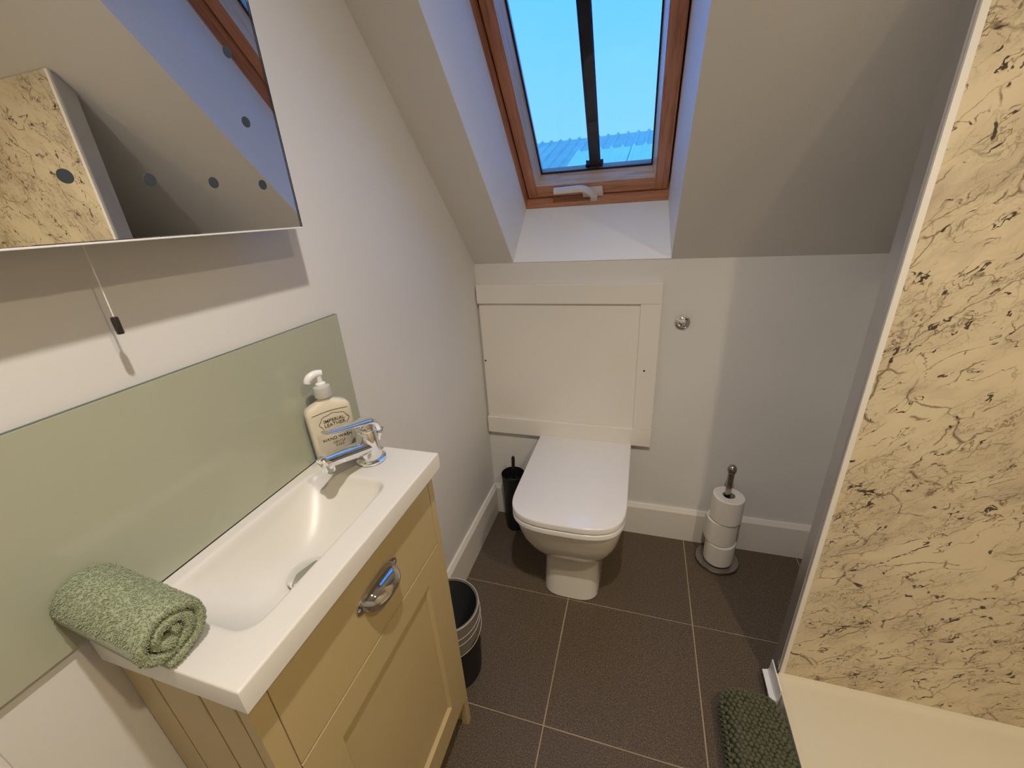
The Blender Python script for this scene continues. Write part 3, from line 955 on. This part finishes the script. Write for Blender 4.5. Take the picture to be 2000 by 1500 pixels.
# ------------------------------------------------------------------ rolled hand towel
tw = thing('hand_towel', 'rolled sage green hand towel lying on the basin corner', 'towel', (0.08, -1.262, BZ))
TC = Vector((0.0, -1.2655, BZ + 0.0405)); tx0, tx1 = 0.0095, 0.145
def spiral(th):        # th in turns 0 (centre) .. 2.55 (outside)
    r = 0.004 + 0.0268 * th / 2.45
    a = -2 * math.pi * th + 0.9
    y = r * math.cos(a) * 1.15; z = r * math.sin(a) * 1.0
    return Vector((0, y, z))
NS = 150
cen = [spiral(2.45 * i / NS) for i in range(NS + 1)]
sec = []
for i, p in enumerate(cen):
    d = (cen[min(i + 1, NS)] - cen[max(i - 1, 0)]).normalized()
    sec.append((p, Vector((0, -d.z, d.y))))
def towel_ring(i):
    p, nn = sec[i]
    h = 0.0050
    h += 0.0006 * noise.noise(Vector((i * 0.15, 3, 1)))
    pts = []
    skew = lambda x: Vector((0, -0.016 * (x - 0.142) / 0.13 * 0.35, 0.012 * (0.142 - x) / 0.13))
    for x, s in ((tx0, -0.6), (tx0 + 0.005, -1), (0.05, -1), (0.10, -1), (tx1 - 0.006, -1.0), (tx1 - 0.0015, -0.75), (tx1, 0.0), (tx1 - 0.0015, 0.75), (tx1 - 0.006, 1.0), (0.10, 1), (0.05, 1), (tx0 + 0.005, 1), (tx0, 0.6)):
        wob = 0.0016 * noise.noise(Vector((i * 0.06, x * 40, 5)))
        xe = x + (0.004 * noise.noise(Vector((i * 0.09, 7, 2))) if x > 0.13 else 0)
        pts.append(TC + p + nn * (h * s) + Vector((xe, 0, 0)) + Vector((0, wob, wob)) + skew(x))
    return pts
tm = loft([towel_ring(i) for i in range(NS + 1)])
fab = part('fabric', tm, M_TOWEL, tw, 'full')
# terry loops on every outward facing patch
rnd = random.Random(3)
me = fab.data
org = wloc(tw)
loops = bmesh.new()
lv_, lf_ = [], []
for p in me.polygons:
    c = p.center + org
    rel = c - TC
    outer = math.hypot(rel.y / 1.15, rel.z) > 0.0275
    if not (outer or c.x > tx1 - 0.009):
        continue
    nrm = p.normal
    cnt = p.area / (0.00185 ** 2)
    k = int(cnt) + (1 if rnd.random() < cnt - int(cnt) else 0)
    vs = [me.vertices[i].co + org for i in p.vertices]
    for _ in range(k):
        if len(vs) < 4:
            continue
        a, bq = rnd.random(), rnd.random()
        q = (vs[0] * (1 - a) + vs[1] * a) * (1 - bq) + (vs[3] * (1 - a) + vs[2] * a) * bq
        up = (nrm + Vector((rnd.uniform(-.7, .7), rnd.uniform(-.7, .7), rnd.uniform(-.7, .7)))).normalized()
        side = up.orthogonal().normalized(); o2 = up.cross(side)
        r = rnd.uniform(0.0005, 0.0008); hgt = rnd.uniform(0.0012, 0.0024)
        b0 = len(lv_)
        lv_ += [q - up * 0.0005, q + up * (hgt * .6) + side * r, q + up * (hgt * .6) + o2 * r, q + up * (hgt * .6) - side * r, q + up * (hgt * .6) - o2 * r, q + up * hgt]
        for i in range(4):
            j = (i + 1) % 4
            lf_ += [(b0, b0 + 1 + j, b0 + 1 + i), (b0 + 5, b0 + 1 + i, b0 + 1 + j)]
mesh = bpy.data.meshes.new('terry_loops')
mesh.from_pydata([v - org for v in lv_], [], lf_)
mesh.materials.append(M_TOWEL); mesh.shade_smooth()
lo = bpy.data.objects.new('terry_loops', mesh); COL.objects.link(lo); lo.parent = tw; lo['kind'] = 'stuff'
loops.free()

# ------------------------------------------------------------------ toilet
TXC = 0.405
wc = thing('toilet', 'white back-to-wall toilet with its lid closed', 'toilet', (TXC, -0.25, 0.0))
def dshape(w, d, rc, z, back=-0.016, n=40):
    """D-shaped outline: straight back and sides, front a flat superellipse"""
    hw, ex, bl = w / 2, 3.3, rc * 1.75
    yc = -d + bl
    pts = [(TXC + hw, back + (yc - back) * k / 5, z) for k in range(5)]
    for k in range(n + 1):
        a = -math.pi * k / n
        pts.append((TXC + hw * sup(math.cos(a), ex), yc + bl * sup(math.sin(a), ex), z))
    pts += [(TXC - hw, back + (yc - back) * (4 - k) / 5, z) for k in range(5)]
    return pts
secs = [(0.196, 0.392, 0.055, 0.0), (0.200, 0.396, 0.056, 0.004), (0.197, 0.392, 0.055, 0.03), (0.193, 0.383, 0.054, 0.09), (0.195, 0.378, 0.055, 0.14), (0.201, 0.382, 0.056, 0.165),
        (0.212, 0.392, 0.06, 0.180), (0.232, 0.410, 0.063, 0.195), (0.256, 0.428, 0.066, 0.215), (0.288, 0.452, 0.07, 0.25), (0.320, 0.476, 0.075, 0.30), (0.337, 0.490, 0.08, 0.345), (0.343, 0.497, 0.082, 0.372), (0.343, 0.498, 0.083, 0.383), (0.338, 0.493, 0.082, 0.388)]
part('pan', loft([dshape(*s) for s in secs]), M_CERAMIC, wc, True)
def slab(w, d, rc, z0, z1, back, r=0.004):
    return loft([dshape(w - 2 * r, d - r, rc - r * .5, z0, back), dshape(w, d, rc, z0 + r, back), dshape(w, d, rc, z1 - r * 1.4, back), dshape(w - r * .6, d - r * .3, rc, z1 - r * .5, back), dshape(w - 2 * r, d - r, rc - r * .6, z1, back - 0.002)])
part('seat', slab(0.356, 0.514, 0.087, 0.3895, 0.4085, -0.05, 0.003), M_SEAT, wc, True)
part('lid', slab(0.356, 0.514, 0.087, 0.4105, 0.433, -0.022, 0.0035), M_SEAT, wc, True)
for sx in (-0.085, 0.085):
    part('hinge', lathe([(0.012, -0.02), (0.012, 0.02)], (TXC + sx, -0.036, 0.400), 20, axis='x'), M_CHROME, wc, True)

# ------------------------------------------------------------------ access panel above the toilet
ap = thing('access_panel', 'painted shaker access panel on the back wall above the toilet', 'panel', (0.33, 0.0, 0.43))
px0, px1, pz0, pz1 = 0.0045, 0.652, 0.4265, 1.0365
part('board', box((px0 + 0.004, -0.0125, pz0 + 0.002), (px1 - 0.003, -0.0006, pz1 - 0.002)), M_PANEL, ap)
part('rail', box((px0, -0.022, 0.969), (px1, -0.0126, pz1), 0.0015), M_PANEL, ap)
part('rail', box((px0, -0.022, pz0), (px1, -0.0126, 0.498), 0.0015), M_PANEL, ap)
part('stile', box((0.586, -0.0215, 0.4985), (px1, -0.0126, 0.9685), 0.0015), M_PANEL, ap)
for x, z, y in ((0.0155, 0.742, -0.0125), (0.611, 0.734, -0.0215)):
    part('screw', lathe([(0.0034, 0.0), (0.0034, -0.0006), (0.0015, -0.0012)], (x, y, z), 16, axis='y'), M_SCREW, ap)

# flush button
fb = thing('flush_button', 'round chrome dual flush button on the back wall', 'button', (0.7214, 0.0, 0.9072))
part('ring', lathe([(0.0235, -0.0006), (0.0240, -0.004), (0.0225, -0.008), (0.0185, -0.009), (0.0178, -0.0065)], (0.7214, 0, 0.9072), 40, axis='y', cap0=False), M_CHROME, fb, True)
for s in (-1, 1):
    rings = []
    for d, k in ((-0.0062, 1.0), (-0.0085, 1.0), (-0.0105, 0.86), (-0.0122, 0.6), (-0.0130, 0.25)):
        ring = []
        for i in range(21):
            a = math.radians(-90 + 180 * i / 20)
            ring.append((0.7214 + s * (0.0007 + 0.0168 * k * math.cos(a)) * (1.0), d, 0.9072 + 0.0168 * k * math.sin(a)))
        rings.append(ring)
    part('push_plate', loft(rings), M_CHROME, fb, True)

# ------------------------------------------------------------------ toilet brush
bx, by = 0.119, -0.080
th_ = part('toilet_brush_holder', lathe([(0.039, 0.0), (0.041, 0.002), (0.0425, 0.08), (0.0445, 0.18), (0.0470, 0.255), (0.0485, 0.272), (0.0472, 0.273), (0.043, 0.245), (0.038, 0.2), (0.001, 0.19)], (bx, by, 0.0005), 40), M_BLACK, None, True, loc=(bx, by, 0))
tag(th_, 'black toilet brush holder in the corner beside the toilet', 'brush holder')
tb = thing('toilet_brush', 'black toilet brush standing in its holder', 'brush', (bx, by, 0.195))
part('handle', tube([(bx, by, 0.20), (bx + 0.002, by, 0.28), (bx + 0.006, by - 0.003, 0.352), (bx + 0.0063, by - 0.003, 0.358)], [0.0075, 0.0068, 0.0068, 0.003], 16), M_BLACK, tb, True)
part('splash_cap', lathe([(0.030, 0.236), (0.031, 0.240), (0.012, 0.246), (0.008, 0.249)], (bx, by, 0), 28), M_BLACK, tb, True)

# ------------------------------------------------------------------ waste bin with liner
wx, wy = 0.112, -0.715
wb = thing('waste_bin', 'small black waste bin between the cabinet and the toilet', 'bin', (wx, wy, 0.0))
part('bucket', lathe([(0.066, 0.001), (0.074, 0.004), (0.077, 0.014), (0.0815, 0.12), (0.0865, 0.262), (0.0865, 0.266), (0.0845, 0.264), (0.079, 0.12), (0.073, 0.012), (0.001, 0.010)], (wx, wy, 0), 48), M_BLACK, wb, True)
part('foot_ring', lathe([(0.070, 0.0), (0.073, 0.0), (0.073, 0.006), (0.070, 0.006)], (wx, wy, 0), 40), M_BLACK, wb, True)
ln = thing('bin_liner', 'grey plastic liner folded over the rim of the black bin', 'bin liner', (wx, wy, 0.15))
rings = []
seg = 72
prof = [(0.0895, 0.172, 1), (0.0900, 0.195, 1), (0.0905, 0.222, 0.5), (0.0900, 0.250, 0.3), (0.0888, 0.268, 0.0), (0.0860, 0.2705, 0.0), (0.0832, 0.266, 0.0)]
for r, h, wv in prof:
    ring = []
    for i in range(seg):
        a = 2 * math.pi * i / seg
        wob = noise.noise(Vector((math.cos(a) * 2.2, math.sin(a) * 2.2, h * 18)))
        hh_ = h + wv * (0.016 * math.sin(a + 0.6) + 0.006 * wob)
        rr_ = r + 0.0016 * wv * noise.noise(Vector((math.cos(a) * 5, math.sin(a) * 5, h * 40))) + 0.0012 * math.sin(hh_ * 420 + 3 * math.sin(a)) * wv
        ring.append((wx + rr_ * math.cos(a), wy + rr_ * math.sin(a), hh_))
    rings.append(ring)
part('folded_cuff', loft(rings, False, False), M_LINER, ln, True, label='crinkled grey cuff')
rings = []
for r, h in ((0.0832, 0.266), (0.080, 0.20), (0.074, 0.12), (0.066, 0.05), (0.045, 0.025), (0.005, 0.022)):
    rings.append([(wx + (r - 0.002 + 0.003 * noise.noise(Vector((math.cos(2 * math.pi * i / seg) * 3, math.sin(2 * math.pi * i / seg) * 3, h * 20))) * (h < 0.25)) * math.cos(2 * math.pi * i / seg), wy + (r - 0.002) * math.sin(2 * math.pi * i / seg), h) for i in range(seg)])
for r, h, tw_ in ((0.0893, 0.2685, 0.0), (0.0912, 0.235, 0.5), (0.0914, 0.214, 0.8), (0.0908, 0.173, 1.0)):
    crease = [(wx + (r + 0.0006) * math.cos(a), wy + (r + 0.0006) * math.sin(a), h + tw_ * 0.016 * math.sin(a + 0.6) + 0.003 * tw_ * math.sin(3 * a)) for a in (2 * math.pi * i / 60 for i in range(61))]
    part('crease', tube(crease, 0.0009 if tw_ else 0.0012, 6), M_LINEREDGE, ln, True)
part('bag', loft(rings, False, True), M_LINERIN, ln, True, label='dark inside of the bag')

# ------------------------------------------------------------------ toilet roll stand and rolls
rx, ry = 0.921, -0.0935
rs = thing('toilet_roll_stand', 'brushed steel toilet roll stand by the back wall', 'roll stand', (rx, ry, 0.0))
part('base', lathe([(0.072, 0.0), (0.076, 0.002), (0.0765, 0.008), (0.074, 0.012), (0.060, 0.0135), (0.010, 0.014)], (rx, ry, 0.0), 48), M_STEEL, rs, True)
part('post', lathe([(0.0095, 0.012), (0.0095, 0.300), (0.0100, 0.330), (0.0108, 0.390), (0.0110, 0.400)], (rx, ry, 0), 24), M_STEEL, rs, True)
part('knob', lathe([(0.010, 0.399), (0.0135, 0.403), (0.0150, 0.411), (0.0145, 0.420), (0.0110, 0.428), (0.005, 0.432), (0.0006, 0.433)], (rx, ry, 0), 28), M_STEEL, rs, True)
rolls = [((rx + 0.003, ry - 0.003), 0.0145, 0.0505, 'bottom toilet roll on the stand, lowest of the three'),
         ((rx - 0.002, ry + 0.003), 0.1085, 0.0525, 'middle toilet roll on the stand, between two others'),
         ((rx + 0.004, ry - 0.001), 0.2085, 0.0520, 'top toilet roll on the stand with its end showing')]
for k, ((cx, cy), z0, rad, lab) in enumerate(rolls):
    hgt = [0.0935, 0.0995, 0.0995][k]
    tr_ = thing('toilet_roll', lab, 'toilet roll', (cx, cy, z0), 'three white toilet rolls on the stand')
    rings = []
    for r, h in ((0.0205, 0.001), (rad - 0.003, 0.0), (rad, 0.003), (rad + 0.0004, hgt * .5), (rad, hgt - 0.003), (rad - 0.003, hgt), (0.0205, hgt - 0.001), (0.0200, hgt - 0.004), (0.0200, 0.004)):
        ring = []
        for i in range(48):
            a = 2 * math.pi * i / 48
            q = 1 + (0.018 * math.sin(2 * a + k * 2.1) + 0.010 * math.sin(3 * a + k)) * (r > 0.03)
            zz = 0.0022 * math.sin(a + 2.0 * k) * (r > 0.03) * (h > 0.02)
            ring.append((cx + r * q * math.cos(a), cy + r * q * math.sin(a), z0 + h + zz))
        rings.append(ring)
    rings.append(rings[0])
    part('paper', loft(rings, False, False), M_PAPER, tr_, True)
    part('core', loft([[(cx + r * math.cos(2 * math.pi * i / 32), cy + r * math.sin(2 * math.pi * i / 32), z0 + h) for i in range(32)] for r, h in ((0.0199, 0.002), (0.0199, hgt - 0.002), (0.0190, hgt - 0.002), (0.0190, 0.002), (0.0199, 0.002))], False, False), M_CARD, tr_, True)
    # the loose end of the paper
    a0 = [2.6, 2.9, 3.3][k]
    bm = bmesh.new()
    top, bot = [], []
    for i in range(9):
        a = a0 + i * 0.10
        rr_ = rad * (1 + 0.018 * math.sin(2 * a + k * 2.1) + 0.010 * math.sin(3 * a + k)) + 0.0008 + 0.0035 * max(0, (3 - i) / 3) ** 2
        top.append((cx + rr_ * math.cos(a), cy + rr_ * math.sin(a), z0 + hgt - 0.004 + 0.002 * math.sin(a + 2.0 * k)))
        bot.append((cx + rr_ * math.cos(a), cy + rr_ * math.sin(a), z0 + 0.005))
    poly(top + bot, [(i, i + 1, 10 + i, 9 + i) for i in range(8)], bm)
    part('loose_sheet', bm, M_PAPER, tr_, True)

# ------------------------------------------------------------------ shower tray
tray = thing('shower_tray', 'white low shower tray at the foot of the marble board', 'shower tray', (1.4, -1.0, 0.0))
sx0, sx1, sy0, sy1, sz = 0.998, XS - 0.002, -1.42, PYF - 0.0005, 0.0747
def tdep(x, y):
    d = min(x - sx0, sx1 - x, y - sy0, sy1 - y)
    r = math.hypot(x - 1.42, y + 0.98)
    return 0.004 * sm((d - 0.004) / 0.012) + 0.010 * sm(1 - (r - 0.10) / 0.28)
nx, ny = 70, 80
bm = bmesh.new()
def nonuni(k, n):
    s = k / n
    return 0.5 * (s + sm(s))
V = [[bm.verts.new((sx0 + (sx1 - sx0) * nonuni(i, nx), sy0 + (sy1 - sy0) * nonuni(j, ny), 0)) for j in range(ny + 1)] for i in range(nx + 1)]
for r in V:
    for v in r:
        v.co.z = sz - tdep(v.co.x, v.co.y)
for i in range(nx):
    for j in range(ny):
        bm.faces.new((V[i][j], V[i + 1][j], V[i + 1][j + 1], V[i][j + 1]))
bd = [V[i][0] for i in range(nx + 1)] + [V[nx][j] for j in range(1, ny + 1)] + [V[i][ny] for i in range(nx - 1, -1, -1)] + [V[0][j] for j in range(ny - 1, 0, -1)]
low = [bm.verts.new((v.co.x, v.co.y, 0.0008)) for v in bd]
for k in range(len(bd)):
    q = (k + 1) % len(bd)
    bm.faces.new((bd[k], bd[q], low[q], low[k]))
part('tray_body', bm, M_TRAY, tray, True)
part('waste_cover', lathe([(0.056, 0.0), (0.057, 0.003), (0.050, 0.006), (0.002, 0.008)], (1.42, -0.98, sz - 0.014), 36), M_CHROME, tray, True)
seal = prism([(0.977, 0.040), (0.990, 0.045), (0.9925, 0.050), (0.9935, 0.088), (0.9965, 0.088), (0.9965, 0.038), (0.977, 0.0375)], 1, -0.61, -0.524)
part('seal_strip', seal, M_WPLAS, tray, label='white plastic corner seal')
part('seal_foot', box((0.986, -0.61, 0.0006), (0.9965, -0.56, 0.0375)), M_WPLAS, tray)
part('silicone_bead', prism([(sy1 - 0.006, sz - 0.001), (sy1 + 0.0004, sz - 0.001), (sy1 + 0.0004, sz + 0.006)], 0, PXL, XS - 0.003), M_TRAY, tray)

# ------------------------------------------------------------------ folded bath mat
bmx = thing('bath_mat', 'dark green bobbled bath mat folded beside the shower tray', 'bath mat', (0.935, -0.9, 0.0))
mx0, mx1, my0, my1, mh = 0.852, 0.990, -1.26, -0.618, 0.078
def mrect(inset, z):
    return [(p[0], p[1], z) for p in rrect(mx0 + inset, mx1 - inset, my0 + inset, my1 - inset, max(0.012, 0.040 - inset), 8)]
prof = [(0.006, 0.0006), (0.001, 0.006), (0.0, 0.018), (0.0015, 0.034), (0.006, 0.039), (0.0015, 0.044), (0.0, 0.054), (0.003, 0.067), (0.010, 0.0745), (0.022, mh)]
part('backing', loft([mrect(i, z) for i, z in prof]), M_MATBACK, bmx, True)
rnd = random.Random(11)
lv_, lf_ = [], []
def nub(c, nrm, r):
    side = nrm.orthogonal().normalized(); o2 = nrm.cross(side)
    b0 = len(lv_); S = 8
    lv_.append(c - nrm * r * 0.5)
    for la in (-0.2, 0.45, 0.85):
        h = la; rr_ = math.sqrt(max(0, 1 - la * la))
        for k in range(S):
            a = 2 * math.pi * k / S
            lv_.append(c + nrm * (r * 1.15 * h) + (side * math.cos(a) + o2 * math.sin(a)) * r * rr_)
    lv_.append(c + nrm * r * 1.15)
    for k in range(S):
        j = (k + 1) % S
        lf_.append((b0, b0 + 1 + j, b0 + 1 + k))
        for q in (0, 1):
            lf_.append((b0 + 1 + q * S + k, b0 + 1 + q * S + j, b0 + 1 + (q + 1) * S + j, b0 + 1 + (q + 1) * S + k))
        lf_.append((b0 + 1 + 2 * S + k, b0 + 1 + 2 * S + j, b0 + 1 + 3 * S))
def inside(x, y, inset):
    r = 0.040
    cx = min(max(x, mx0 + r), mx1 - r); cy = min(max(y, my0 + r), my1 - r)
    return math.hypot(x - cx, y - cy) <= r - inset
pit = 0.0116
yy = my0; row = 0
while yy < my1:
    xx = mx0 + (pit * 0.5 if row % 2 else 0)
    while xx < mx1:
        x = xx + rnd.uniform(-.001, .001); y = yy + rnd.uniform(-.001, .001)
        if inside(x, y, 0.004):
            r = 0.040
            cx = min(max(x, mx0 + r), mx1 - r); cy = min(max(y, my0 + r), my1 - r)
            dd_ = Vector((x - cx, y - cy, 0)); dist = dd_.length
            k = sm((dist - (r - 0.022)) / 0.020)
            nrm = (Vector((0, 0, 1)) + (dd_.normalized() * k * 1.3 if dist > 1e-6 else Vector())).normalized()
            nub(Vector((x, y, mh - 0.0015 - 0.010 * k * k)), nrm, rnd.uniform(0.0054, 0.0064))
        xx += pit
    yy += pit * 0.88; row += 1
for z in (0.063, 0.051, 0.030, 0.018, 0.008):
    pts = rrect(mx0, mx1, my0, my1, 0.040, 8)
    per = [Vector((p[0], p[1], z)) for p in pts]
    acc = 0.0
    for i in range(len(per)):
        a, c = per[i], per[(i + 1) % len(per)]
        ln_ = (c - a).length
        dirv = (c - a).normalized() if ln_ > 0 else Vector((1, 0, 0))
        nn = Vector((dirv.y, -dirv.x, 0))
        while acc < ln_:
            q = a + dirv * acc
            nub(q + nn * 0.0002 + Vector((0, 0, rnd.uniform(-.0012, .0012))), (nn + Vector((0, 0, rnd.uniform(-.2, .3)))).normalized(), rnd.uniform(0.0050, 0.0060))
            acc += pit
        acc -= ln_
org = wloc(bmx)
mesh = bpy.data.meshes.new('chenille_bobbles')
mesh.from_pydata([v - org for v in lv_], [], lf_)
mesh.materials.append(M_MAT); mesh.shade_smooth()
lo = bpy.data.objects.new('chenille_bobbles', mesh); COL.objects.link(lo); lo.parent = bmx; lo['kind'] = 'stuff'
